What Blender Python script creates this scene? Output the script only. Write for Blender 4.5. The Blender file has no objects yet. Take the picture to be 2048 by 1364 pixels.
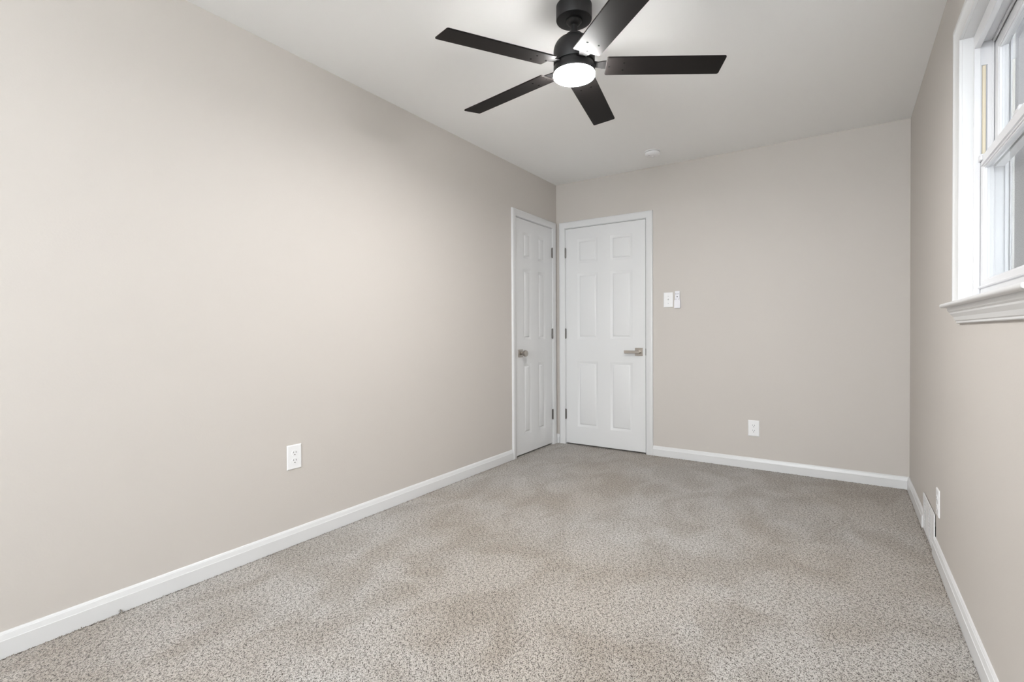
import bpy, bmesh, math, random
from mathutils import Vector, Matrix
random.seed(7)

# ------------------------------------------------------------------ camera, sky, exposure
W, D, H = 2.6376, 4.1815, 2.44          # room: left wall x=0, right wall x=W, back wall y=D
NEAR = -1.7                            # wall behind the camera
sc = bpy.context.scene
F, YAW, PIT, ROL, CY, PX = 997.76, 0.5891, -0.0106, -0.0050, 674.92, 1024.0
cam_d = bpy.data.cameras.new('camera')
cam = bpy.data.objects.new('camera', cam_d)
sc.collection.objects.link(cam)
cam_d.sensor_fit = 'HORIZONTAL'
cam_d.sensor_width = 36.0
cam_d.lens = F / 2048 * 36
cam_d.shift_x = (1024 - PX) / 2048
cam_d.shift_y = (CY - 682) / 2048
cam_d.clip_start = 0.02
fwd = Vector((-math.sin(YAW) * math.cos(PIT), math.cos(YAW) * math.cos(PIT), math.sin(PIT)))
rgt = Vector((math.cos(YAW), math.sin(YAW), 0))
up = rgt.cross(fwd)
rr = rgt * math.cos(ROL) + up * math.sin(ROL)
uu = up * math.cos(ROL) - rgt * math.sin(ROL)
m = Matrix((rr, uu, -fwd)).transposed().to_4x4()
m.translation = (2.284, 0, 1.0523)
cam.matrix_world = m
sc.camera = cam

sc.view_settings.view_transform = 'Standard'
sc.view_settings.look = 'None'
sc.view_settings.gamma = 1
sc.view_settings.use_curve_mapping = False
sc.view_settings.exposure = 0.18

world = bpy.data.worlds.new('overcast_sky')
sc.world = world
world.use_nodes = True
bg = world.node_tree.nodes['Background']
bg.inputs[0].default_value = (0.93, 0.965, 1.0, 1)
bg.inputs[1].default_value = 21.0


def portal(name, loc, rot, sx, sy):
    l = bpy.data.lights.new(name, 'AREA')
    l.shape = 'RECTANGLE'; l.size = sx; l.size_y = sy
    l.cycles.is_portal = True
    o = bpy.data.objects.new(name, l)
    o.location = loc; o.rotation_euler = rot
    sc.collection.objects.link(o)
    return o


portal('daylight_portal_side', (2.80, 1.975, 1.62), (0, math.radians(90), 0), 0.98, 0.95)
portal('fill_portal_rear', (1.65, NEAR - 0.13, 1.65), (math.radians(90), 0, 0), 1.65, 1.35)  # serves the added window behind the camera

# ------------------------------------------------------------------ materials
def new_mat(name):
    mt = bpy.data.materials.new(name)
    mt.use_nodes = True
    return mt, mt.node_tree, mt.node_tree.nodes['Principled BSDF']


def paint(name, col, rough=0.5, bump=0.0, scale=300.0, spec=0.5, var=0.0, metal=0.0, dist=0.001):
    mt, nt, b = new_mat(name)
    b.inputs['Base Color'].default_value = (*col, 1)
    b.inputs['Roughness'].default_value = rough
    b.inputs['Specular IOR Level'].default_value = spec
    b.inputs['Metallic'].default_value = metal
    tc = nt.nodes.new('ShaderNodeTexCoord')
    if bump:
        n = nt.nodes.new('ShaderNodeTexNoise'); n.inputs['Scale'].default_value = scale
        n.inputs['Detail'].default_value = 3
        nt.links.new(tc.outputs['Object'], n.inputs['Vector'])
        bp = nt.nodes.new('ShaderNodeBump'); bp.inputs['Strength'].default_value = bump
        bp.inputs['Distance'].default_value = dist
        nt.links.new(n.outputs['Fac'], bp.inputs['Height'])
        nt.links.new(bp.outputs['Normal'], b.inputs['Normal'])
    if var:
        n2 = nt.nodes.new('ShaderNodeTexNoise'); n2.inputs['Scale'].default_value = 1.3
        nt.links.new(tc.outputs['Object'], n2.inputs['Vector'])
        mx = nt.nodes.new('ShaderNodeMix'); mx.data_type = 'RGBA'
        mx.inputs[6].default_value = (*[c * (1 - var) for c in col], 1)
        mx.inputs[7].default_value = (*[min(1, c * (1 + var)) for c in col], 1)
        nt.links.new(n2.outputs['Fac'], mx.inputs[0])
        nt.links.new(mx.outputs[2], b.inputs['Base Color'])
    return mt


M = {}
M['wall'] = paint('wall_paint', (0.570, 0.534, 0.499), 0.55, 0.25, 140, 0.35, 0.012)
M['ceiling'] = paint('ceiling_paint', (0.94, 0.94, 0.935), 0.8, 0.15, 120, 0.2)
M['trim'] = paint('white_trim_paint', (0.70, 0.702, 0.706), 0.32, 0.04, 60, 0.5)
M['door'] = paint('white_door_paint', (0.72, 0.723, 0.727), 0.38, 0.06, 90, 0.5)
M['vinyl'] = paint('white_vinyl', (0.70, 0.70, 0.715), 0.3, 0.03, 40, 0.5)
M['plastic'] = paint('white_plastic', (0.84, 0.84, 0.85), 0.3, 0.02, 50, 0.5)
M['remote'] = paint('cool_white_plastic', (0.80, 0.80, 0.84), 0.35, 0.02, 50, 0.5)
M['slot'] = paint('dark_slot', (0.03, 0.03, 0.03), 0.6, 0.02, 50)
M['button'] = paint('grey_button', (0.45, 0.45, 0.48), 0.5, 0.02, 50)
M['nickel'] = paint('satin_nickel', (0.42, 0.385, 0.35), 0.32, 0.05, 400, 0.5, 0, 1.0)
M['hinge'] = paint('brushed_hinge_metal', (0.17, 0.16, 0.15), 0.35, 0.05, 400, 0.5, 0, 1.0)
M['black'] = paint('matte_black_metal', (0.011, 0.0105, 0.011), 0.46, 0.04, 250, 0.35)
M['blade'] = paint('satin_black_blade', (0.0150, 0.0128, 0.0122), 0.56, 0.05, 90, 0.13)
M['arm'] = paint('black_arm_metal', (0.012, 0.0115, 0.0115), 0.55, 0.04, 250, 0.12)
M['screw'] = paint('black_screw', (0.003, 0.003, 0.003), 0.7, 0.02, 90, 0.03)
M['tan'] = paint('cream_balance_cover', (0.74, 0.66, 0.50), 0.5, 0.03, 90)
M['exterior'] = paint('exterior_cream_trim', (0.72, 0.71, 0.66), 0.6, 0.1, 90)
M['dark'] = paint('gap_shade_black', (0.015, 0.015, 0.015), 0.8, 0.02, 90)  # black for the shade behind the vent plate
M['bark'] = paint('grey_bark', (0.15, 0.142, 0.145), 0.9, 1.0, 14, 0.2, 0.2, 0, 0.03)
M['bounce_ground'] = paint('pale_bounce_ground', (0.80, 0.79, 0.78), 0.9, 0.5, 30, 0.2, 0.08, 0, 0.01)  # outdoor ground, kept pale to throw light up at the ceiling
M['fence'] = paint('weathered_fence_boards', (0.24, 0.23, 0.225), 0.85, 0.7, 30, 0.2, 0.2, 0, 0.005)


def carpet_material():
    mt, nt, b = new_mat('beige_cut_pile_carpet')
    N = nt.nodes.new; L = nt.links.new
    b.inputs['Roughness'].default_value = 0.95
    b.inputs['Specular IOR Level'].default_value = 0.15
    b.inputs['Sheen Weight'].default_value = 0.25
    tc = N('ShaderNodeTexCoord')
    # yarn tufts
    mp = N('ShaderNodeMapping'); mp.inputs['Rotation'].default_value = (0, 0, 0.6)
    mp.inputs['Scale'].default_value = (1.0, 0.78, 1.0)
    L(tc.outputs['Object'], mp.inputs['Vector'])
    n1 = N('ShaderNodeTexNoise'); n1.inputs['Scale'].default_value = 250; n1.inputs['Detail'].default_value = 2.5
    n1.inputs['Roughness'].default_value = 0.6
    L(mp.outputs[0], n1.inputs['Vector'])
    vo = N('ShaderNodeTexVoronoi'); vo.inputs['Scale'].default_value = 270
    L(mp.outputs[0], vo.inputs['Vector'])
    r1 = N('ShaderNodeValToRGB')
    e = r1.color_ramp.elements
    e[0].position = 0.37; e[0].color = (0.050, 0.038, 0.030, 1)
    e[1].position = 0.60; e[1].color = (0.585, 0.562, 0.532, 1)
    e2 = r1.color_ramp.elements.new(0.47); e2.color = (0.375, 0.35, 0.32, 1)
    n3 = N('ShaderNodeTexNoise'); n3.inputs['Scale'].default_value = 95; n3.inputs['Detail'].default_value = 2
    L(mp.outputs[0], n3.inputs['Vector'])
    cl = N('ShaderNodeMath'); cl.operation = 'MULTIPLY_ADD'; cl.inputs[1].default_value = 0.42; cl.inputs[2].default_value = -0.21
    L(n3.outputs['Fac'], cl.inputs[0])
    sm = N('ShaderNodeMath'); sm.operation = 'ADD'
    L(n1.outputs['Fac'], sm.inputs[0]); L(cl.outputs[0], sm.inputs[1])
    L(sm.outputs[0], r1.inputs['Fac'])
    # nap laid different ways: broad soft patches
    mp2 = N('ShaderNodeMapping'); mp2.inputs['Rotation'].default_value = (0, 0, -0.45)
    mp2.inputs['Scale'].default_value = (1.0, 0.6, 1.0)
    L(tc.outputs['Object'], mp2.inputs['Vector'])
    n2 = N('ShaderNodeTexNoise'); n2.inputs['Scale'].default_value = 5.0; n2.inputs['Detail'].default_value = 5
    n2.inputs['Distortion'].default_value = 0.7
    L(mp2.outputs[0], n2.inputs['Vector'])
    r2 = N('ShaderNodeValToRGB')
    r2.color_ramp.elements[0].position = 0.38; r2.color_ramp.elements[0].color = (0.82, 0.79, 0.755, 1)
    r2.color_ramp.elements[1].position = 0.60; r2.color_ramp.elements[1].color = (1, 1, 1, 1)
    L(n2.outputs['Fac'], r2.inputs['Fac'])
    mx = N('ShaderNodeMix'); mx.data_type = 'RGBA'; mx.blend_type = 'MULTIPLY'
    mx.inputs[0].default_value = 1
    L(r1.outputs[0], mx.inputs[6]); L(r2.outputs[0], mx.inputs[7])
    n4 = N('ShaderNodeTexNoise'); n4.inputs['Scale'].default_value = 0.9; n4.inputs['Detail'].default_value = 4
    L(tc.outputs['Object'], n4.inputs['Vector'])
    r4 = N('ShaderNodeValToRGB')
    r4.color_ramp.elements[0].position = 0.42; r4.color_ramp.elements[0].color = (0.94, 0.90, 0.855, 1)
    r4.color_ramp.elements[1].position = 0.56; r4.color_ramp.elements[1].color = (1, 1, 1, 1)
    L(n4.outputs['Fac'], r4.inputs['Fac'])
    mx4 = N('ShaderNodeMix'); mx4.data_type = 'RGBA'; mx4.blend_type = 'MULTIPLY'; mx4.inputs[0].default_value = 1
    L(mx.outputs[2], mx4.inputs[6]); L(r4.outputs[0], mx4.inputs[7])
    L(mx4.outputs[2], b.inputs['Base Color'])
    ad = N('ShaderNodeMath'); ad.operation = 'MULTIPLY_ADD'; ad.inputs[1].default_value = -0.5
    L(vo.outputs['Distance'], ad.inputs[0]); L(n1.outputs['Fac'], ad.inputs[2])
    bp = N('ShaderNodeBump'); bp.inputs['Strength'].default_value = 1.0; bp.inputs['Distance'].default_value = 0.005
    L(ad.outputs[0], bp.inputs['Height']); L(bp.outputs['Normal'], b.inputs['Normal'])
    return mt


M['carpet'] = carpet_material()


def glass_material():
    mt, nt, b = new_mat('clear_window_glass')
    nt.nodes.remove(b)
    tr = nt.nodes.new('ShaderNodeBsdfTransparent'); tr.inputs[0].default_value = (0.95, 0.96, 0.96, 1)
    gl = nt.nodes.new('ShaderNodeBsdfGlossy'); gl.inputs['Roughness'].default_value = 0.02
    fr = nt.nodes.new('ShaderNodeFresnel'); fr.inputs['IOR'].default_value = 1.22
    mx = nt.nodes.new('ShaderNodeMixShader')
    ge = nt.nodes.new('ShaderNodeNewGeometry')      # reflect on the outer faces only, not inside the pane
    sb = nt.nodes.new('ShaderNodeMath'); sb.operation = 'SUBTRACT'; sb.inputs[0].default_value = 1
    nt.links.new(ge.outputs['Backfacing'], sb.inputs[1])
    mu = nt.nodes.new('ShaderNodeMath'); mu.operation = 'MULTIPLY'
    nt.links.new(fr.outputs[0], mu.inputs[0]); nt.links.new(sb.outputs[0], mu.inputs[1])
    nt.links.new(mu.outputs[0], mx.inputs[0]); nt.links.new(tr.outputs[0], mx.inputs[1])
    nt.links.new(gl.outputs[0], mx.inputs[2])
    nt.links.new(mx.outputs[0], nt.nodes['Material Output'].inputs[0])
    return mt


def screen_material():
    mt, nt, b = new_mat('grey_insect_screen')
    b.inputs['Base Color'].default_value = (0.34, 0.34, 0.35, 1)
    b.inputs['Roughness'].default_value = 0.7
    tc = nt.nodes.new('ShaderNodeTexCoord')
    n = nt.nodes.new('ShaderNodeTexNoise'); n.inputs['Scale'].default_value = 260
    nt.links.new(tc.outputs['Object'], n.inputs['Vector'])
    r = nt.nodes.new('ShaderNodeMapRange'); r.inputs['From Min'].default_value = 0.35
    r.inputs['From Max'].default_value = 0.65
    r.inputs['To Min'].default_value = 0.62; r.inputs['To Max'].default_value = 0.82
    nt.links.new(n.outputs['Fac'], r.inputs['Value'])
    tr = nt.nodes.new('ShaderNodeBsdfTransparent')
    mx = nt.nodes.new('ShaderNodeMixShader')
    nt.links.new(r.outputs[0], mx.inputs[0]); nt.links.new(tr.outputs[0], mx.inputs[1])
    nt.links.new(b.outputs[0], mx.inputs[2])
    nt.links.new(mx.outputs[0], nt.nodes['Material Output'].inputs[0])
    return mt


M['glass'] = glass_material()
M['screen'] = screen_material()
mt, nt, b = new_mat('glowing_lamp_diffuser')
b.inputs['Base Color'].default_value = (0.8, 0.8, 0.8, 1)
b.inputs['Emission Color'].default_value = (1.0, 0.99, 0.975, 1)
b.inputs['Emission Strength'].default_value = 350
M['lamp'] = mt

# ------------------------------------------------------------------ helpers
C = sc.collection


def box(bm, lo, hi):
    vs = [bm.verts.new((x, y, z)) for x in (lo[0], hi[0]) for y in (lo[1], hi[1]) for z in (lo[2], hi[2])]
    for f in ((0, 1, 3, 2), (4, 6, 7, 5), (0, 4, 5, 1), (2, 3, 7, 6), (0, 2, 6, 4), (1, 5, 7, 3)):
        bm.faces.new([vs[i] for i in f])
    return vs


def boxm(*pairs):
    bm = bmesh.new()
    for lo, hi in pairs:
        box(bm, lo, hi)
    return bm


def lathe(bm, prof, axis=(0, 0, 0), seg=48, mat=None):
    """profile of (r, z) from top to bottom; r=0 closes"""
    rings = []
    for r, z in prof:
        if r < 1e-6:
            rings.append([bm.verts.new((axis[0], axis[1], axis[2] + z))])
        else:
            rings.append([bm.verts.new((axis[0] + r * math.cos(2 * math.pi * i / seg),
                                        axis[1] + r * math.sin(2 * math.pi * i / seg), axis[2] + z)) for i in range(seg)])
    for a, b_ in zip(rings, rings[1:]):
        if len(a) == 1 and len(b_) == 1:
            continue
        for i in range(seg):
            j = (i + 1) % seg
            if len(a) == 1:
                bm.faces.new((a[0], b_[i], b_[j]))
            elif len(b_) == 1:
                bm.faces.new((a[i], b_[0], a[j]))
            else:
                bm.faces.new((a[i], b_[i], b_[j], a[j]))
    return bm


def sweep(bm, stations):
    """list of rings (closed cross-sections with equal vertex counts), capped"""
    rings = [[bm.verts.new(p) for p in s] for s in stations]
    n = len(rings[0])
    for a, b_ in zip(rings, rings[1:]):
        for i in range(n):
            j = (i + 1) % n
            bm.faces.new((a[i], a[j], b_[j], b_[i]))
    bm.faces.new(rings[0][::-1]); bm.faces.new(rings[-1])
    return bm


def obj(name, bm, mat, parent=None, bevel=0, smooth=False, tag=None):
    bmesh.ops.recalc_face_normals(bm, faces=bm.faces)
    me = bpy.data.meshes.new(name)
    bm.to_mesh(me); bm.free()
    me.materials.append(mat)
    o = bpy.data.objects.new(name, me)
    C.objects.link(o)
    if parent:
        o.parent = parent
    if bevel:
        md = o.modifiers.new('bevel', 'BEVEL'); md.width = bevel; md.segments = 3
        md.limit_method = 'ANGLE'; md.angle_limit = math.radians(40)
    if smooth or bevel:
        for p in me.polygons:
            p.use_smooth = True
        try:
            me.set_sharp_from_angle(angle=math.radians(38))
        except Exception:
            pass
    return o


def struct(o, label=None):
    o['kind'] = 'structure'
    if label:
        o['label'] = label
    return o


def thing(name, label, cat, loc=(0, 0, 0), rot=(0, 0, 0), group=None):
    o = bpy.data.objects.new(name, None)
    o.empty_display_size = 0.05
    C.objects.link(o)
    o.location = loc; o.rotation_euler = rot
    o['label'] = label; o['category'] = cat
    if group:
        o['group'] = group
    return o


# ------------------------------------------------------------------ room shell
TH = 0.16
# floor slab and rough pile edge along the baseboards
bm = boxm(((-TH, NEAR - TH, -0.12), (W + 0.128, D + TH, 0.0)))


def tuft(x, y, h, r):
    a0 = random.random() * 6.28
    lean = (random.uniform(-.5, .5) * h, random.uniform(-.5, .5) * h)
    base = [bm.verts.new((x + r * math.cos(a0 + k * 1.571), y + r * math.sin(a0 + k * 1.571), -0.001)) for k in range(4)]
    top = [bm.verts.new((x + lean[0] + .6 * r * math.cos(a0 + k * 1.571), y + lean[1] + .6 * r * math.sin(a0 + k * 1.571), h)) for k in range(4)]
    for k in range(4):
        bm.faces.new((base[k], base[(k + 1) % 4], top[(k + 1) % 4], top[k]))
    bm.faces.new(top)


def tuft_row(p, q, n, dx, dy):
    for i in range(n):
        t = (i + random.random()) / n
        k = random.random()
        h = random.uniform(.001, .0038)
        if random.random() < .03:
            h *= 1.7
        tuft(p[0] + (q[0] - p[0]) * t + dx * k, p[1] + (q[1] - p[1]) * t + dy * k, h, random.uniform(.0014, .0024))


tuft_row((0.0155, 0.2), (0.0155, 4.15), 2200, 0.006, 0)
tuft_row((0.03, D - 0.0155), (W - 0.02, D - 0.0155), 1400, 0, -0.005)
tuft_row((W - 0.0155, 1.0), (W - 0.0155, D - 0.02), 1300, -0.004, 0)
for k in range(5):
    tuft(0.018 + random.uniform(0, .003), 0.735 + random.uniform(-.004, .004), random.uniform(.010, .017), .0022)
struct(obj('floor', bm, M['carpet']), 'beige speckled cut pile carpet over the whole floor')
struct(obj('ceiling', boxm(((-TH, NEAR - TH, H), (W + 0.128, D + TH, H + 0.12))), M['ceiling']), 'flat white painted ceiling')

# door openings are recesses 0.05 deep in the wall thickness
LD0, LD1 = 3.475, 4.091        # left (narrow) door opening in y
BD0, BD1 = 0.099, 0.867      # back door opening in x
DT = 2.015
J = 0.010                      # thickness of the jamb lining beyond the clear opening
R = 0.05
struct(obj('wall_left', boxm(((-TH, NEAR - TH, 0), (-R, D + TH, H)), ((-R, NEAR - TH, 0), (0, LD0 - J, H)),
                             ((-R, LD1 + J, 0), (0, D, H)), ((-R, LD0 - J, DT + J), (0, LD1 + J, H))), M['wall']),
       'long warm greige painted wall on the left')
struct(obj('wall_back', boxm(((-R, D + R, 0), (W + 0.128, D + TH, H)), ((-R, D, 0), (BD0 - J, D + R, H)),
                             ((BD1 + J, D, 0), (W + 0.128, D + R, H)), ((BD0 - J, D, DT + J), (BD1 + J, D + R, H))), M['wall']),
       'warm greige end wall with the wide door')
WY0, WY1, WZ0, WZ1 = 1.52, 2.437, 1.135, 2.114
VY0, VY1, VZ = 3.03, 3.42, 0.13     # duct opening
TR = 0.128
struct(obj('wall_right', boxm(((W, NEAR, 0), (W + TR, WY0, H)), ((W, WY0, WZ1), (W + TR, WY1, H)),
                              ((W, WY0, 0), (W + TR, WY1, WZ0)), ((W, WY1, 0), (W + TR, VY0, H)),
                              ((W, VY0, VZ), (W + TR, VY1, H)), ((W + .10, VY0, 0), (W + TR, VY1, VZ)),
                              ((W, VY1, 0), (W + TR, D, H))), M['wall']),
       'warm greige window wall on the right')
NX0, NX1, NZ0, NZ1 = 0.85, 2.45, 1.00, 2.30  # opening of the added fill window
struct(obj('wall_near', boxm(((0, NEAR - TH, 0), (NX0, NEAR, H)), ((NX1, NEAR - TH, 0), (W + .128, NEAR, H)),
                             ((NX0, NEAR - TH, 0), (NX1, NEAR, NZ0)), ((NX0, NEAR - TH, NZ1), (NX1, NEAR, H))), M['wall']),
       'wall behind the viewer with a wide window added for fill daylight')

# ------------------------------------------------------------------ baseboards
BB = [(0, 0), (0.014, 0), (0.014, 0.058), (0.0125, 0.0592), (0.0085, 0.0765), (0.0070, 0.0775), (0.0060, 0.0815), (0.0035, 0.084), (0, 0.084)]


def base_run(bm, p, q, n):
    """p,q ends on the wall line; n = inward unit normal"""
    sweep(bm, [[(e[0] + n[0] * t, e[1] + n[1] * t, z) for t, z in BB] for e in (p, q)])


bm = bmesh.new(); base_run(bm, (0, NEAR), (0, 3.408), (1, 0)); base_run(bm, (0, 4.153), (0, D), (1, 0))
struct(obj('baseboard_left', bm, M['trim'], smooth=True), 'white baseboard along the left wall')
bm = bmesh.new(); base_run(bm, (0.9295, D), (W, D), (0, -1)); base_run(bm, (0, D), (0.035, D), (0, -1))
struct(obj('baseboard_back', bm, M['trim'], smooth=True), 'white baseboard along the end wall')
bm = bmesh.new(); base_run(bm, (W, NEAR), (W, 3.036), (-1, 0)); base_run(bm, (W, 3.414), (W, D), (-1, 0))
struct(obj('baseboard_right', bm, M['trim'], smooth=True), 'white baseboard under the window')
bm = bmesh.new(); base_run(bm, (0, NEAR), (W, NEAR), (0, 1))
struct(obj('baseboard_near', bm, M['trim'], smooth=True), 'white baseboard behind the viewer')

# ------------------------------------------------------------------ doors
# everything below is written in door coordinates: u across the wall, w out of the wall into the room, z up
CAS = [(0.0, 0.0), (0.0, 0.009), (0.004, 0.0115), (0.012, 0.0115), (0.016, 0.0135), (0.040, 0.0165), (0.050, 0.0165),
       (0.054, 0.0150), (0.057, 0.011), (0.057, 0.0)]    # (distance outward from inner edge, thickness)


def door_casing(u0, u1, zt, P, zb=0.0):
    bm = bmesh.new()
    sweep(bm, [[P(u0 - d, t, zb) for d, t in CAS], [P(u0 - d, t, zt + d) for d, t in CAS],
               [P(u1 + d, t, zt + d) for d, t in CAS], [P(u1 + d, t, zb) for d, t in CAS]])
    return bm


def door_leaf(u0, u1, z0, z1, cols, rows, P, wf, thick=0.036):
    bm = bmesh.new()
    us = [u0] + [c for cc in cols for c in cc] + [u1]
    zs = [z0] + [r for rr_ in rows for r in rr_] + [z1]
    cache = {}

    def V(u, w, z):
        k = (round(u, 5), round(w, 5), round(z, 5))
        if k not in cache:
            cache[k] = bm.verts.new(P(u, w, z))
        return cache[k]
    for i in range(len(us) - 1):
        for j in range(len(zs) - 1):
            a, b_, c, d = us[i], us[i + 1], zs[j], zs[j + 1]
            if i % 2 == 1 and j % 2 == 1:
                prev = (0, 0.0)
                for ins, dep in ((0.004, -0.0015), (0.019, -0.0085), (0.024, -0.0090), (0.033, -0.0020), (0.036, -0.0012)):
                    p0, dp = prev
                    o = [(a + p0, c + p0), (b_ - p0, c + p0), (b_ - p0, d - p0), (a + p0, d - p0)]
                    n = [(a + ins, c + ins), (b_ - ins, c + ins), (b_ - ins, d - ins), (a + ins, d - ins)]
                    for k in range(4):
                        l = (k + 1) % 4
                        bm.faces.new((V(o[k][0], wf + dp, o[k][1]), V(o[l][0], wf + dp, o[l][1]),
                                      V(n[l][0], wf + dep, n[l][1]), V(n[k][0], wf + dep, n[k][1])))
                    prev = (ins, dep)
                p0, dp = prev
                bm.faces.new([V(u, wf + dp, z) for u, z in ((a + p0, c + p0), (b_ - p0, c + p0), (b_ - p0, d - p0), (a + p0, d - p0))])
            else:
                bm.faces.new([V(u, wf, z) for u, z in ((a, c), (b_, c), (b_, d), (a, d))])
    # edges and rear
    bk = wf - thick
    for i in range(len(us) - 1):
        for z in (z0, z1):
            bm.faces.new((V(us[i], wf, z), V(us[i + 1], wf, z), V(us[i + 1], bk, z), V(us[i], bk, z)))
    for j in range(len(zs) - 1):
        for u in (u0, u1):
            bm.faces.new((V(u, wf, zs[j]), V(u, wf, zs[j + 1]), V(u, bk, zs[j + 1]), V(u, bk, zs[j])))
    bm.faces.new([V(*p) for p in [(u, bk, z0) for u in us]] + [V(u1, bk, z) for z in zs[1:]] +
                 [V(u, bk, z1) for u in us[-2::-1]] + [V(u0, bk, z) for z in zs[-2:0:-1]])
    return bm


def orient_box(bm, P, u0, u1, w0, w1, z0, z1):
    a = P(u0, w0, z0); b_ = P(u1, w1, z1)
    return box(bm, tuple(min(p, q) for p, q in zip(a, b_)), tuple(max(p, q) for p, q in zip(a, b_)))


def cyl(bm, a, b_, r, seg=24, r2=None, n=None):
    a, b_ = Vector(a), Vector(b_)
    d = (b_ - a).normalized()
    s = d.orthogonal().normalized(); t = d.cross(s)
    rings = []
    for p, q in ((a, r), (b_, r if r2 is None else r2)):
        rings.append([tuple(p + s * q * math.cos(2 * math.pi * i / seg) + t * q * math.sin(2 * math.pi * i / seg)) for i in range(seg)])
    sweep(bm, rings)


def lathe_dir(bm, origin, d, prof, seg=28):
    """profile of (r, distance) along direction d"""
    d = Vector(d).normalized(); s = d.orthogonal().normalized(); t = d.cross(s); o = Vector(origin)
    sweep(bm, [[tuple(o + d * h + s * r * math.cos(2 * math.pi * i / seg) + t * r * math.sin(2 * math.pi * i / seg))
                for i in range(seg)] for r, h in prof])


def build_door(name, P, u0, u1, hinge_side, cols, label, hinges=(1.790, 1.037, 0.283)):
    """u0,u1: opening edges. leaf sits inside with a 2.5 mm gap"""
    g = 0.003
    rows = [(0.172, 0.782), (0.985, 1.592), (1.682, 1.908)]
    leaf = struct(obj(name, door_leaf(u0 + g, u1 - g, 0.014, DT - 0.0035, cols, rows, P, 0.001), M['door'], smooth=True), label)
    fr = bmesh.new()   # jamb lining
    for a, b_ in ((u0 - J, u0), (u1, u1 + J)):
        orient_box(fr, P, a, b_, -0.048, 0.0006, 0, DT + J)
    orient_box(fr, P, u0, u1, -0.048, 0.0006, DT, DT + J)
    obj('door_jamb', fr, M['trim'], leaf)
    obj('door_casing', door_casing(u0 - .005, u1 + .005, DT + .005, P), M['trim'], leaf, smooth=True)
    hu = u0 + .0015 if hinge_side < 0 else u1 - .0015
    for hz in hinges:
        hb = bmesh.new()
        cyl(hb, P(hu, 0.0085, hz - .044), P(hu, 0.0085, hz + .044), 0.0062, 16)
        for s in (-1, 1):
            cyl(hb, P(hu, 0.0085, hz + s * .044), P(hu, 0.0085, hz + s * .049), 0.0045, 12)
        for k in range(1, 5):
            zz = hz - .044 + k * .0176
            cyl(hb, P(hu, 0.0085, zz - .0006), P(hu, 0.0085, zz + .0006), 0.0066, 16)
        ho = obj('hinge', hb, M['hinge'], leaf, smooth=True)
        lb = bmesh.new()
        orient_box(lb, P, hu - .006, hu + .006, 0.0012, 0.004, hz - .044, hz + .044)
        obj('hinge_plate', lb, M['hinge'], ho)
    return leaf


Pb = lambda u, w, z: (u, D - w, z)              # back wall door, u = x
Pl = lambda u, w, z: (w, u, z)                  # left wall door, u = y

d1 = build_door('door_1', Pb, BD0, BD1, -1, [(0.217, 0.426), (0.541, 0.750)],
                'wide white six panel door in the end wall with a lever handle')
d2 = build_door('door_2', Pl, LD0, LD1, +1, [(3.596, 3.721), (3.841, 3.966)],
                'narrow white six panel closet door at the end of the left wall')

# lever handle on the wide door
hu, hz = 0.806, 0.877
bm = bmesh.new(); orient_box(bm, Pb, hu - .034, hu + .034, 0.001, 0.009, hz - .034, hz + .034)
han = obj('door_handle', bm, M['nickel'], d1, bevel=0.0015)
bm = bmesh.new()
cyl(bm, Pb(hu + .004, .009, hz), Pb(hu + .004, .040, hz), 0.0135, 28)
obj('handle_neck', bm, M['nickel'], han, smooth=True)
bm = bmesh.new()
orient_box(bm, Pb, hu - .118, hu + .018, 0.040, 0.052, hz - .0125, hz + .0125)
obj('lever', bm, M['nickel'], han, bevel=0.003)
bm = bmesh.new(); orient_box(bm, Pb, 0.8635, 0.8680, -0.010, 0.0035, hz - .030, hz + .030)
obj('latch_plate', bm, M['hinge'], d1, bevel=0.001)

# round knob on the narrow door
ku, kz = 3.539, 0.873
bm = bmesh.new(); orient_box(bm, Pl, ku - .033, ku + .033, 0.001, 0.009, kz - .033, kz + .033)
kn = obj('door_knob', bm, M['nickel'], d2, bevel=0.0015)
bm = bmesh.new()
lathe_dir(bm, Pl(ku, 0.009, kz), (1, 0, 0), [(0.0165, 0), (0.0165, .004), (0.0105, .008), (0.0105, .024), (0.020, .030), (0.0255, .034),
                                             (0.0265, .040), (0.0265, .052), (0.025, .056), (0.012, .0575)])
obj('knob', bm, M['nickel'], kn, smooth=True)
bm = bmesh.new(); orient_box(bm, Pl, 3.4738, 3.4788, -0.010, 0.0035, kz - .030, kz + .030)
obj('latch_plate', bm, M['hinge'], d2, bevel=0.001)

# ------------------------------------------------------------------ outlets and switch
def plate_bm(w, h, t=0.0055):
    """wall plate in local coordinates: x across, y out of the wall, z up; centred"""
    bm = bmesh.new()
    st = []
    for inset, y in ((0, 0), (0, t * .45), (0.0022, t * .85), (0.005, t)):
        a, b_ = w / 2 - inset, h / 2 - inset
        st.append([(-a, y, -b_), (a, y, -b_), (a, y, b_), (-a, y, b_)])
    sweep(bm, st)
    return bm


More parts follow.
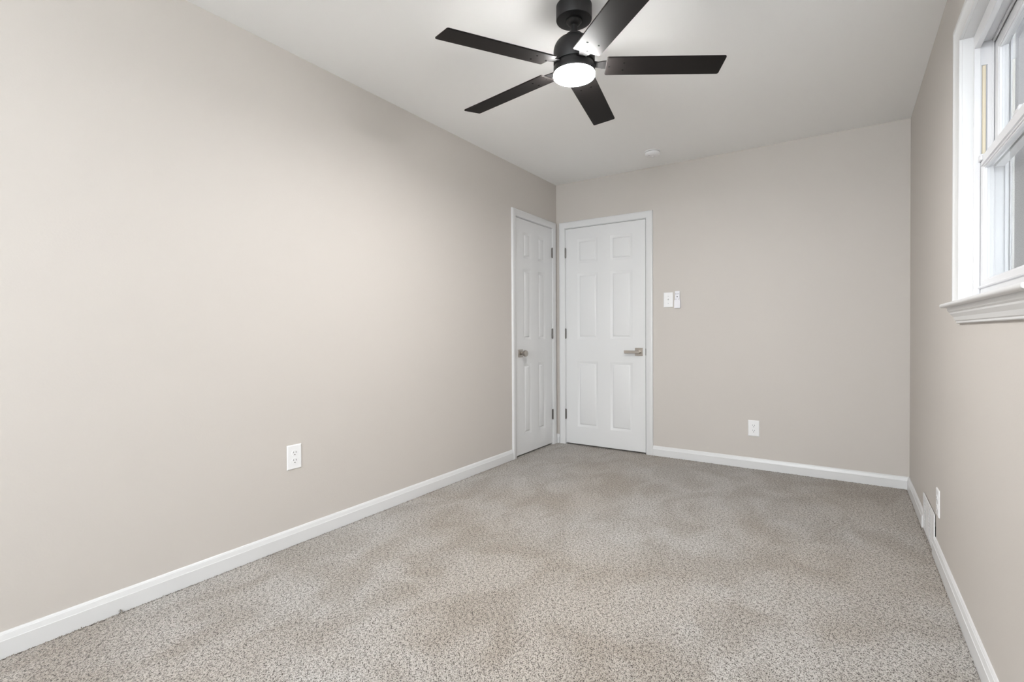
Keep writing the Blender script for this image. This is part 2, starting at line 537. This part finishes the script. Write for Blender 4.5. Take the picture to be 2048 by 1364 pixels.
def make_outlet(label, loc, rz):
    t = thing('electrical_outlet', label, 'outlet', loc, (0, 0, rz), 'duplex outlets low on the walls')
    obj('cover_plate', plate_bm(0.077, 0.121), M['plastic'], t)
    for s in (1, -1):
        zc = s * 0.0195
        bm = bmesh.new()
        ring = []
        for k in range(32):
            a = 2 * math.pi * k / 32
            ring.append((0.0165 * math.cos(a), max(-0.0145, min(0.0145, 0.0165 * math.sin(a)))))
        sweep(bm, [[(x, y, zc + z) for x, z in ring] for y in (0.004, 0.0074)])
        rec = obj('receptacle', bm, M['plastic'], t)
        for nm, (x0, x1, z0, z1) in (('slot', (-.0078, -.0052, .000, .0085)), ('slot', (.0052, .0076, .001, .0080))):
            bm = boxm(((x0, .0070, zc + z0), (x1, .00765, zc + z1)))
            obj(nm, bm, M['slot'], rec)
        bm = bmesh.new(); cyl(bm, (0, .0070, zc - .0075), (0, .00765, zc - .0075), .0028, 14)
        obj('ground_hole', bm, M['slot'], rec)
    bm = bmesh.new(); cyl(bm, (0, .005, 0), (0, .0062, 0), .0028, 14)
    obj('screw', bm, M['plastic'], t)
    return t


# local y (out of wall) -> rotate: rz=-90deg faces +x, 180 faces -y, 90 faces -x
make_outlet('white duplex outlet low on the long left wall, above its baseboard', (0.0, 1.457, 0.437), -math.pi / 2)
make_outlet('white duplex outlet low on the end wall right of the wide door', (1.704, D, 0.3105), math.pi)
make_outlet('white duplex outlet seen edge on, low on the window wall above the floor vent', (W, 2.955, 0.268), math.pi / 2)

t = thing('light_switch', 'white single toggle light switch beside the wide door, left of the fan remote', 'switch',
          (1.058, D, 1.315), (0, 0, math.pi))
obj('cover_plate', plate_bm(0.077, 0.123), M['plastic'], t)
bm = boxm(((-.0055, .004, -.012), (.0055, .0062, .012)))
obj('toggle_collar', bm, M['plastic'], t)
bm = bmesh.new()
sweep(bm, [[(-.0042, .005, -.006), (.0042, .005, -.006), (.0042, .005, .006), (-.0042, .005, .006)],
           [(-.0035, .016, .006), (.0035, .016, .006), (.0035, .014, .011), (-.0035, .014, .011)]])
obj('toggle', bm, M['plastic'], t, bevel=.0006)
for s in (-1, 1):
    bm = bmesh.new(); cyl(bm, (0, .005, s * .030), (0, .0063, s * .030), .0027, 14)
    obj('screw', bm, M['button'], t)

# remote and its wall cradle
t = thing('remote_holder', 'slim white wall cradle holding the ceiling fan remote, right of the light switch', 'holder',
          (1.135, D, 1.314), (0, 0, math.pi))
obj('back_plate', boxm(((-.0235, 0, -.070), (.0235, .004, -.002)), ((-.012, 0, -.002), (.012, .004, .030))), M['remote'], t, bevel=.001)
bm = boxm(((-.0235, .004, -.070), (-.0205, .020, -.004)), ((.0205, .004, -.070), (.0235, .020, -.004)),
          ((-.0205, .0165, -.070), (.0205, .020, -.006)), ((-.0205, .004, -.070), (.0205, .0165, -.066)))
obj('pocket', bm, M['remote'], t)
t = thing('remote_control', 'white fan remote with small grey buttons standing in its wall cradle', 'remote',
          (1.135, D, 1.314), (0, 0, math.pi))
obj('remote_body', boxm(((-.0195, .0045, -.0655), (.0195, .0160, .070))), M['remote'], t, bevel=.0025)
for r_ in range(2):
    for c_ in range(3):
        bm = bmesh.new(); cyl(bm, ((c_ - 1) * .0115, .0158, .057 - r_ * .011), ((c_ - 1) * .0115, .0172, .057 - r_ * .011), .0036, 14)
        obj('button', bm, M['button'] if r_ else M['remote'], t)
bm = bmesh.new(); lathe_dir(bm, (0, .0158, .023), (0, 1, 0), [(.0125, 0), (.0125, .0012), (.011, .0018)])
dial = obj('button_ring', bm, M['remote'], t, smooth=True)
bm = bmesh.new(); cyl(bm, (0, .0172, .023), (0, .0186, .023), .0045, 16)
obj('centre_button', bm, M['slot'], dial)
for c_ in range(2):
    bm = bmesh.new(); cyl(bm, ((c_ * 2 - 1) * .010, .0158, .003), ((c_ * 2 - 1) * .010, .0172, .003), .0034, 14)
    obj('button', bm, M['button'], t)

# ------------------------------------------------------------------ smoke detector
t = thing('smoke_detector', 'small round white smoke detector on the ceiling near the end wall', 'smoke detector', (1.045, 3.815, H))
bm = bmesh.new(); lathe(bm, [(0, 0), (.058, 0), (.058, -.006), (.0565, -.0075), (0, -.0075)])
obj('mounting_plate', bm, M['plastic'], t, smooth=True)
bm = bmesh.new(); lathe(bm, [(0, -.0075), (.050, -.0075), (.050, -.0105), (0, -.0105)])
obj('vent_gap', bm, M['button'], t, smooth=True)
bm = bmesh.new(); lathe(bm, [(0, -.0105), (.055, -.0105), (.056, -.014), (.054, -.026), (.048, -.032), (.030, -.035), (0, -.036)])
obj('detector_body', bm, M['plastic'], t, smooth=True)
bm = bmesh.new(); lathe(bm, [(0, -.0345), (.012, -.0345), (.012, -.0375), (.010, -.0385), (0, -.0385)], axis=(.004, .012, 0))
obj('test_button', bm, M['plastic'], t, smooth=True)
bm = boxm(((-.024, -.028, -.0362), (-.010, -.022, -.0335)))
obj('sounder_slot', bm, M['button'], t)

# ------------------------------------------------------------------ floor register on the window wall
PT = W - 0.0080
t = thing('floor_vent', 'white metal heating register at floor level in the window wall, below the outlet', 'vent', (W, 3.22, 0))
O = Vector((W, 3.22, 0))


def vobj(name, bm, mat):
    for v in bm.verts:
        v.co -= O
    return obj(name, bm, mat, t)


y0, y1, z0, z1 = 3.030, 3.420, 0.003, 0.188
cols = [(3.075, 3.205), (3.245, 3.375)]
rows = [.022 + i * .0150 for i in range(11)]        # lower edge of each slot, 7 mm tall
bm = bmesh.new()
for a, b_ in ((y0, cols[0][0]), (cols[0][1], cols[1][0]), (cols[1][1], y1)):
    box(bm, (PT, a, z0), (PT + .0045, b_, z1))
for c0, c1 in cols:
    box(bm, (PT, c0, z0), (PT + .0045, c1, rows[0]))
    for k, z in enumerate(rows):
        box(bm, (PT, c0, z + .008), (PT + .0045, c1, rows[k + 1] if k < 10 else z1))
vobj('face_plate', bm, M['plastic'])
for c0, c1 in cols:
    for z in rows:
        bm = bmesh.new()
        sweep(bm, [[(PT + .0015, y, z), (PT - .0010, y, z), (PT + .0005, y, z + .0075), (PT + .0030, y, z + .0075)] for y in (c0, c1 - .062)])
        vobj('louver', bm, M['plastic'])
vobj('gap_shade_block', boxm(((PT + .0045, y0 + .004, .020), (W + .02, y1 - .004, .128)), ((PT + .0045, 3.065, .128), (W - .0015, 3.385, .175))), M['dark'])  # black block paints the shade behind the plate and its slots

# ------------------------------------------------------------------ ceiling fan
FX, FY = 1.3194, 1.9313
fan = thing('ceiling_fan', 'black five blade ceiling fan with a glowing round light', 'ceiling fan', (FX, FY, H))


def fobj(name, bm, mat, parent, **k):
    for v in bm.verts:
        v.co -= Vector((FX, FY, H))
    return obj(name, bm, mat, parent, **k)


A = (FX, FY, 0)
bm = bmesh.new(); lathe(bm, [(0, H), (.0752, H), (.0758, 2.384), (.0745, 2.380), (.072, 2.3785), (.036, 2.3785), (.035, 2.382), (0, 2.382)], A, 72)
fobj('canopy', bm, M['black'], fan, smooth=True)
bm = bmesh.new(); lathe(bm, [(0, 2.384), (.034, 2.384), (.034, 2.374), (.031, 2.372), (.028, 2.366), (.019, 2.360), (0, 2.360)], A, 48)
fobj('hanger_ball', bm, M['black'], fan, smooth=True)
bm = bmesh.new(); lathe(bm, [(0, 2.37), (.0128, 2.37), (.0128, 2.31), (0, 2.31)], A, 32)
fobj('downrod', bm, M['black'], fan, smooth=True)
bm = bmesh.new(); lathe(bm, [(0, 2.319), (.032, 2.319), (.0355, 2.317), (.0365, 2.313), (.0365, 2.292), (0, 2.292)], A, 48)
fobj('coupling_cover', bm, M['black'], fan, smooth=True)
bm = bmesh.new(); lathe(bm, [(0, 2.300), (.044, 2.300), (.054, 2.2985), (.061, 2.2955), (.067, 2.2915), (.072, 2.287), (.0765, 2.2815), (.080, 2.2755), (.083, 2.269), (.0855, 2.261), (.087, 2.253), (.0875, 2.244),
                             (.0875, 2.196), (.0865, 2.194), (0, 2.194)], A, 96)
fobj('motor_housing', bm, M['black'], fan, smooth=True)
bm = bmesh.new(); lathe(bm, [(0, 2.194), (.081, 2.194), (.081, 2.178), (0, 2.178)], A, 64)
fobj('flywheel', bm, M['black'], fan, smooth=True)
bm = bmesh.new(); lathe(bm, [(0, 2.183), (.0865, 2.183), (.0875, 2.181), (.0882, 2.1535), (.0875, 2.152), (0, 2.152)], A, 96)
lk = fobj('light_kit', bm, M['black'], fan, smooth=True)
bm = bmesh.new(); lathe(bm, [(0, 2.153), (.0870, 2.153), (.0880, 2.146), (.0874, 2.1415), (.084, 2.140), (.060, 2.139), (0, 2.1385)], A, 96)
fobj('light_diffuser', bm, M['lamp'], lk, smooth=True)

ZB, R0, R1, BW, PH0, BP = 2.169, 0.1333, 0.6151, 0.1163, 0.5133, -0.1581
TX, TY, DR = -0.0133, 0.0451, -0.0426


def bpt(k, r, v, dz=0.0):
    ph = PH0 + k * math.pi * 2 / 5
    c, s = math.cos(ph), math.sin(ph)
    vv = v * math.cos(BP); X = r * c - vv * s; Y = r * s + vv * c
    return (FX + X, FY + Y, ZB + v * math.sin(BP) + TX * X + TY * Y + DR * (r - .3) + dz)


def rounded(r0, r1, h, rad, n=6):
    pts = []
    for cx_, cy_, a0 in ((r0 + rad, -h + rad, math.pi), (r1 - rad, -h + rad, 1.5 * math.pi), (r1 - rad, h - rad, 0), (r0 + rad, h - rad, .5 * math.pi)):
        for i in range(n + 1):
            a = a0 + i * math.pi / 2 / n
            pts.append((cx_ + rad * math.cos(a), cy_ + rad * math.sin(a)))
    return pts


for k in range(5):
    bm = bmesh.new()
    out = rounded(R0, R1, BW / 2, .008)
    inn = rounded(R0 + .0012, R1 - .0012, BW / 2 - .0012, .007)
    sweep(bm, [[bpt(k, r, v, 0) for r, v in inn], [bpt(k, r, v, .0012) for r, v in out],
               [bpt(k, r, v, .005) for r, v in out], [bpt(k, r, v, .0062) for r, v in inn]])
    bl = fobj('blade', bm, M['blade'], fan)
    bm = bmesh.new()
    st = []
    for r, hw in ((.070, .020), (.088, .0185), (.100, .0175), (.110, .0205), (.120, .0235), (.135, .025), (.215, .036), (.225, .034)):
        zt = .0068 if r > .105 else .0068 + (.105 - r) * .12
        st.append([bpt(k, r, -hw, zt), bpt(k, r, hw, zt), bpt(k, r, hw, zt + .004), bpt(k, r, -hw, zt + .004)])
    sweep(bm, st)
    fobj('blade_arm', bm, M['arm'], fan)
    for r, v in ((.1475, .0), (.207, -.0235), (.207, .0235)):
        bm = bmesh.new()
        cyl(bm, bpt(k, r, v, -.0006), bpt(k, r, v, .001), .0042, 14)
        fobj('blade_screw', bm, M['screw'], bl)

# ------------------------------------------------------------------ window_1 on the right wall
JY, JN = 2.4305, 1.5265        # inner faces of the wooden jamb, far and near
HZ, SZ = 2.107, 1.152          # underside of the head jamb, top of the stool
win = struct(bpy.data.objects.new('window_1', None), 'white double hung window high on the right wall')
C.objects.link(win)
Pr = lambda u, w, z: (W - w, u, z)
CW = [(0, 0), (0, .009), (.003, .011), (.009, .011), (.012, .009), (.030, .0125), (.042, .0165), (.045, .0195), (.054, .0205), (.0585, .0185),
      (.060, .014), (.060, 0)]
bm = bmesh.new()
u0, u1, zt = JN - .002, JY + .002, HZ + .002
sweep(bm, [[Pr(u0 - d, t, SZ) for d, t in CW], [Pr(u0 - d, t, zt + d) for d, t in CW],
           [Pr(u1 + d, t, zt + d) for d, t in CW], [Pr(u1 + d, t, SZ) for d, t in CW]])
obj('window_casing', bm, M['trim'], win, smooth=True)
# stool with rounded nose
ns = [(-.045, 1.152), (.046, 1.152), (.051, 1.150), (.0535, 1.146), (.0535, 1.142), (.051, 1.138), (.046, 1.136), (-.045, 1.136)]
bm = bmesh.new()
sweep(bm, [[Pr(y, t, z) for t, z in ns] for y in (1.44, 2.512)])
obj('window_sill', bm, M['trim'], win, bevel=.0015)
ap = [(0, 1.0765), (.008, 1.0765), (.0105, 1.079), (.0105, 1.084), (.0135, 1.087), (.017, 1.097), (.018, 1.100), (.026, 1.112), (.0275, 1.117),
      (.032, 1.122), (.034, 1.129), (.034, 1.136), (0, 1.136)]
bm = bmesh.new()
sweep(bm, [[Pr(1.468 - t * .9 + .01, t, z) for t, z in ap], [Pr(2.468 + t * .9 - .01, t, z) for t, z in ap]])
obj('window_apron', bm, M['trim'], win)
# wooden jamb return
bm = boxm(((W - .001, JY, SZ), (W + .10, WY1, WZ1)), ((W - .001, WY0, SZ), (W + .10, JN, WZ1)), ((W - .001, JN, HZ), (W + .10, JY, WZ1)))
obj('window_jamb', bm, M['trim'], win)


# vinyl master frame: a stepped section swept around the opening; (distance inward from jamb, x)
def ring_frame(bm, y0, y1, z0, z1, x0, x1, wd, wtop=None, wbot=None):
    wt = wd if wtop is None else wtop; wb = wd if wbot is None else wbot
    box(bm, (x0, y0, z0), (x1, y0 + wd, z1)); box(bm, (x0, y1 - wd, z0), (x1, y1, z1))
    box(bm, (x0, y0 + wd, z1 - wt), (x1, y1 - wd, z1)); box(bm, (x0, y0 + wd, z0), (x1, y1 - wd, z0 + wb))


bm = bmesh.new()
FB = 1.152
ring_frame(bm, JN, JY, FB, HZ, 2.6665, 2.6835, .015, .050, .022)      # inner stop
ring_frame(bm, JN, JY, FB, HZ, 2.7135, 2.7200, .012, .040, .024)      # parting rib
ring_frame(bm, JN, JY, FB, HZ, 2.7480, 2.7580, .015, .050, .020)      # outer stop
ring_frame(bm, JN, JY, FB, HZ, 2.6835, 2.7135, .004, .030, .012)
ring_frame(bm, JN, JY, FB, HZ, 2.7200, 2.7480, .004, .030, .010)
frm = obj('window_frame', bm, M['vinyl'], win, bevel=.0012)
for ya, yb in ((JY - .0105, JY - .004), (JN + .004, JN + .0105)):
    # balance channel with an open slot above the lower sash: cream coil cover inside
    bm = boxm(((2.6835, ya, 1.995), (2.7135, yb, HZ - .030)), ((2.6835, ya, FB + .012), (2.6862, yb, 1.995)),
              ((2.7020, ya, FB + .012), (2.7135, yb, 1.995)))
    obj('balance_channel', bm, M['vinyl'], frm)
    bm = bmesh.new()
    ym = (ya + yb) / 2
    s = -1 if ya > 2 else 1
    sweep(bm, [[(2.6885, ym - s * .0022, z), (2.6905, ym + s * .0004, z), (2.6945, ym + s * .0008, z), (2.6980, ym - s * .0004, z), (2.6990, ym - s * .0022, z)]
               for z in (FB + .013, 1.994)])
    obj('balance_cover', bm, M['tan'], frm)


def sash(name, x0, x1, z0, z1, top, bot, lab):
    ya, yb = JN + .0125, JY - .0125
    bm = bmesh.new()
    ring_frame(bm, ya, yb, z0, z1, x0, x1, .042, top, bot)
    s_ = obj(name, bm, M['vinyl'], win, bevel=.0018)
    s_['label'] = lab
    xg = (x0 + x1) / 2
    bm = boxm(((xg - .003, ya + .041, z0 + bot - .001), (xg + .003, yb - .041, z1 - top + .001)))
    obj('window_glass', bm, M['glass'], s_)
    bm = bmesh.new()
    ring_frame(bm, ya + .041, yb - .041, z0 + bot - .001, z1 - top + .001, xg - .0105, xg - .0032, .006)
    obj('glazing_bead', bm, M['vinyl'], s_, bevel=.001)
    return s_


lo = sash('lower_sash', 2.6845, 2.7125, 1.178, 1.667, .044, .046, 'lower sash on the room side')
hi = sash('upper_sash', 2.7210, 2.7475, 1.626, 2.066, .036, .044, 'upper sash behind the lower one')
bm = bmesh.new()   # finger lip along the lower sash
sweep(bm, [[(2.6845, y, 1.197), (2.6790, y, 1.199), (2.6775, y, 1.203), (2.6790, y, 1.206), (2.6845, y, 1.208)] for y in (JN + .015, JY - .013)])
obj('lift_rail', bm, M['vinyl'], lo)
bm = bmesh.new()   # lip along the meeting rail
sweep(bm, [[(2.6845, y, 1.629), (2.6795, y, 1.630), (2.6795, y, 1.634), (2.6845, y, 1.638)] for y in (JN + .015, JY - .040)])
obj('meeting_rail_lip', bm, M['vinyl'], lo)
for y in (JY - .032, JN + .032):
    bm = boxm(((2.678, y - .016, 1.6665), (2.706, y + .016, 1.6705)), ((2.678, y - .016, 1.650), (2.6845, y + .016, 1.6665)))
    obj('tilt_latch', bm, M['vinyl'], lo, bevel=.0012)
bm = boxm(((2.684, 1.955, 1.667), (2.712, 2.005, 1.676)), ((2.690, 1.972, 1.676), (2.706, 1.99, 1.688)))
obj('sash_lock', bm, M['vinyl'], lo, bevel=.002)
# insect screen and outside trim
bm = bmesh.new(); ring_frame(bm, JN + .004, JY - .004, 1.166, HZ - .012, 2.7590, 2.7655, .020)
sf = obj('screen_frame', bm, M['vinyl'], win)
bm = boxm(((2.7620, JN + .022, 1.184), (2.7624, JY - .022, HZ - .03)))
obj('screen_mesh', bm, M['screen'], sf)
bm = bmesh.new(); ring_frame(bm, WY0 - .06, WY1 + .06, WZ0 - .05, WZ1 + .06, W + TR, W + TR + .006, .082)
obj('exterior_trim', bm, M['exterior'], win)

# ------------------------------------------------------------------ fill_window behind the viewer, unseen, added to light the room
win2 = struct(bpy.data.objects.new('fill_window', None), 'wide white window added behind the viewer for fill daylight')
C.objects.link(win2)
bm = bmesh.new()
Pn = lambda u, w, z: (u, NEAR + w, z)
u0, u1, zt, zb = NX0, NX1, NZ1, NZ0
sweep(bm, [[Pn(u0 - d, t, zb) for d, t in CW], [Pn(u0 - d, t, zt + d) for d, t in CW],
           [Pn(u1 + d, t, zt + d) for d, t in CW], [Pn(u1 + d, t, zb) for d, t in CW]])
obj('window_casing', bm, M['trim'], win2)
obj('window_sill', boxm(((NX0 - .09, NEAR - .02, NZ0 - .018), (NX1 + .09, NEAR + .05, NZ0))), M['trim'], win2, bevel=.003)
bm = bmesh.new()
for a, b_ in ((NX0, (NX0 + NX1) / 2), ((NX0 + NX1) / 2, NX1)):
    for (pa, pb, qa, qb) in ((a, a + .04, NZ0, NZ1), (b_ - .04, b_, NZ0, NZ1), (a, b_, NZ0, NZ0 + .05), (a, b_, NZ1 - .04, NZ1), (a, b_, 1.62, 1.66)):
        box(bm, (pa, NEAR - .09, qa), (pb, NEAR - .06, qb))
obj('window_frame', bm, M['vinyl'], win2)
obj('window_glass', boxm(((NX0 + .02, NEAR - .077, NZ0 + .02), (NX1 - .02, NEAR - .073, NZ1 - .02))), M['glass'], win2)

for ya in (JY - .0045, JN + .0040):
    obj('slot_shade_strip', boxm(((2.6862, ya, FB + .013), (2.7020, ya + .0005, 1.994))), M['button'], frm)  # grey strip paints the shade deep inside the balance slot

# ------------------------------------------------------------------ outdoors beyond the screen
struct(obj('ground', boxm(((-20, -20, -1.0), (25, 30, -0.8))), M['bounce_ground']), 'unseen ground outside the window, pale to bounce daylight onto the ceiling')  # unseen reflector, made pale to bounce daylight indoors


def tree(x, y, r, h, label):
    bm = bmesh.new()
    st = []
    n = 20
    for i in range(15):
        z = -0.8 + h * i / 14
        q = r * (1.25 - .5 * i / 14) * (1 + (.35 if i == 0 else 0))
        st.append([(x + .05 * math.sin(i * .8) + q * (1 + .09 * math.sin(5 * a + i * .25) + .05 * math.sin(11 * a)) * math.cos(a),
                    y + q * (1 + .09 * math.sin(5 * a + i * .25)) * math.sin(a), z) for a in [2 * math.pi * k / n for k in range(n)]])
    sweep(bm, st)
    o = obj('tree_trunk', bm, M['bark'], smooth=True)
    o['label'] = label; o['category'] = 'tree'
    return o


tree(3.50, 4.05, .40, 7.5, 'grey tree trunk outside, seen through the window screen')


# unseen house added to block the low sky beside the window
M['siding'] = paint('grey_house_siding', (0.20, 0.20, 0.205), 0.8, 0.2, 20, 0.2, 0.05, 0, 0.004)
M['roof'] = paint('charcoal_shingles', (0.06, 0.06, 0.065), 0.9, 0.6, 30, 0.2, 0.15, 0, 0.01)
house = thing('sky_blocker_house', 'unseen grey clapboard house added beyond the tree to block low sky', 'house', (8.2, 2.5, -0.8))
bm = bmesh.new()
prof = [(3.5, 0.0)]
for k in range(24):
    prof += [(-0.018, k * .15), (0.0, k * .15 + .148)]
prof += [(0.0, 3.6), (3.5, 3.6)]
sweep(bm, [[(x, y, z) for x, z in prof] for y in (-5.0, 5.0)])
obj('siding_wall', bm, M['siding'], house)
bm = bmesh.new()
sweep(bm, [[(-.45, y, 3.50), (1.75, y, 4.9), (3.95, y, 3.50), (3.95, y, 3.62), (1.75, y, 5.04), (-.45, y, 3.62)] for y in (-5.4, 5.4)])
obj('roof', bm, M['roof'], house)
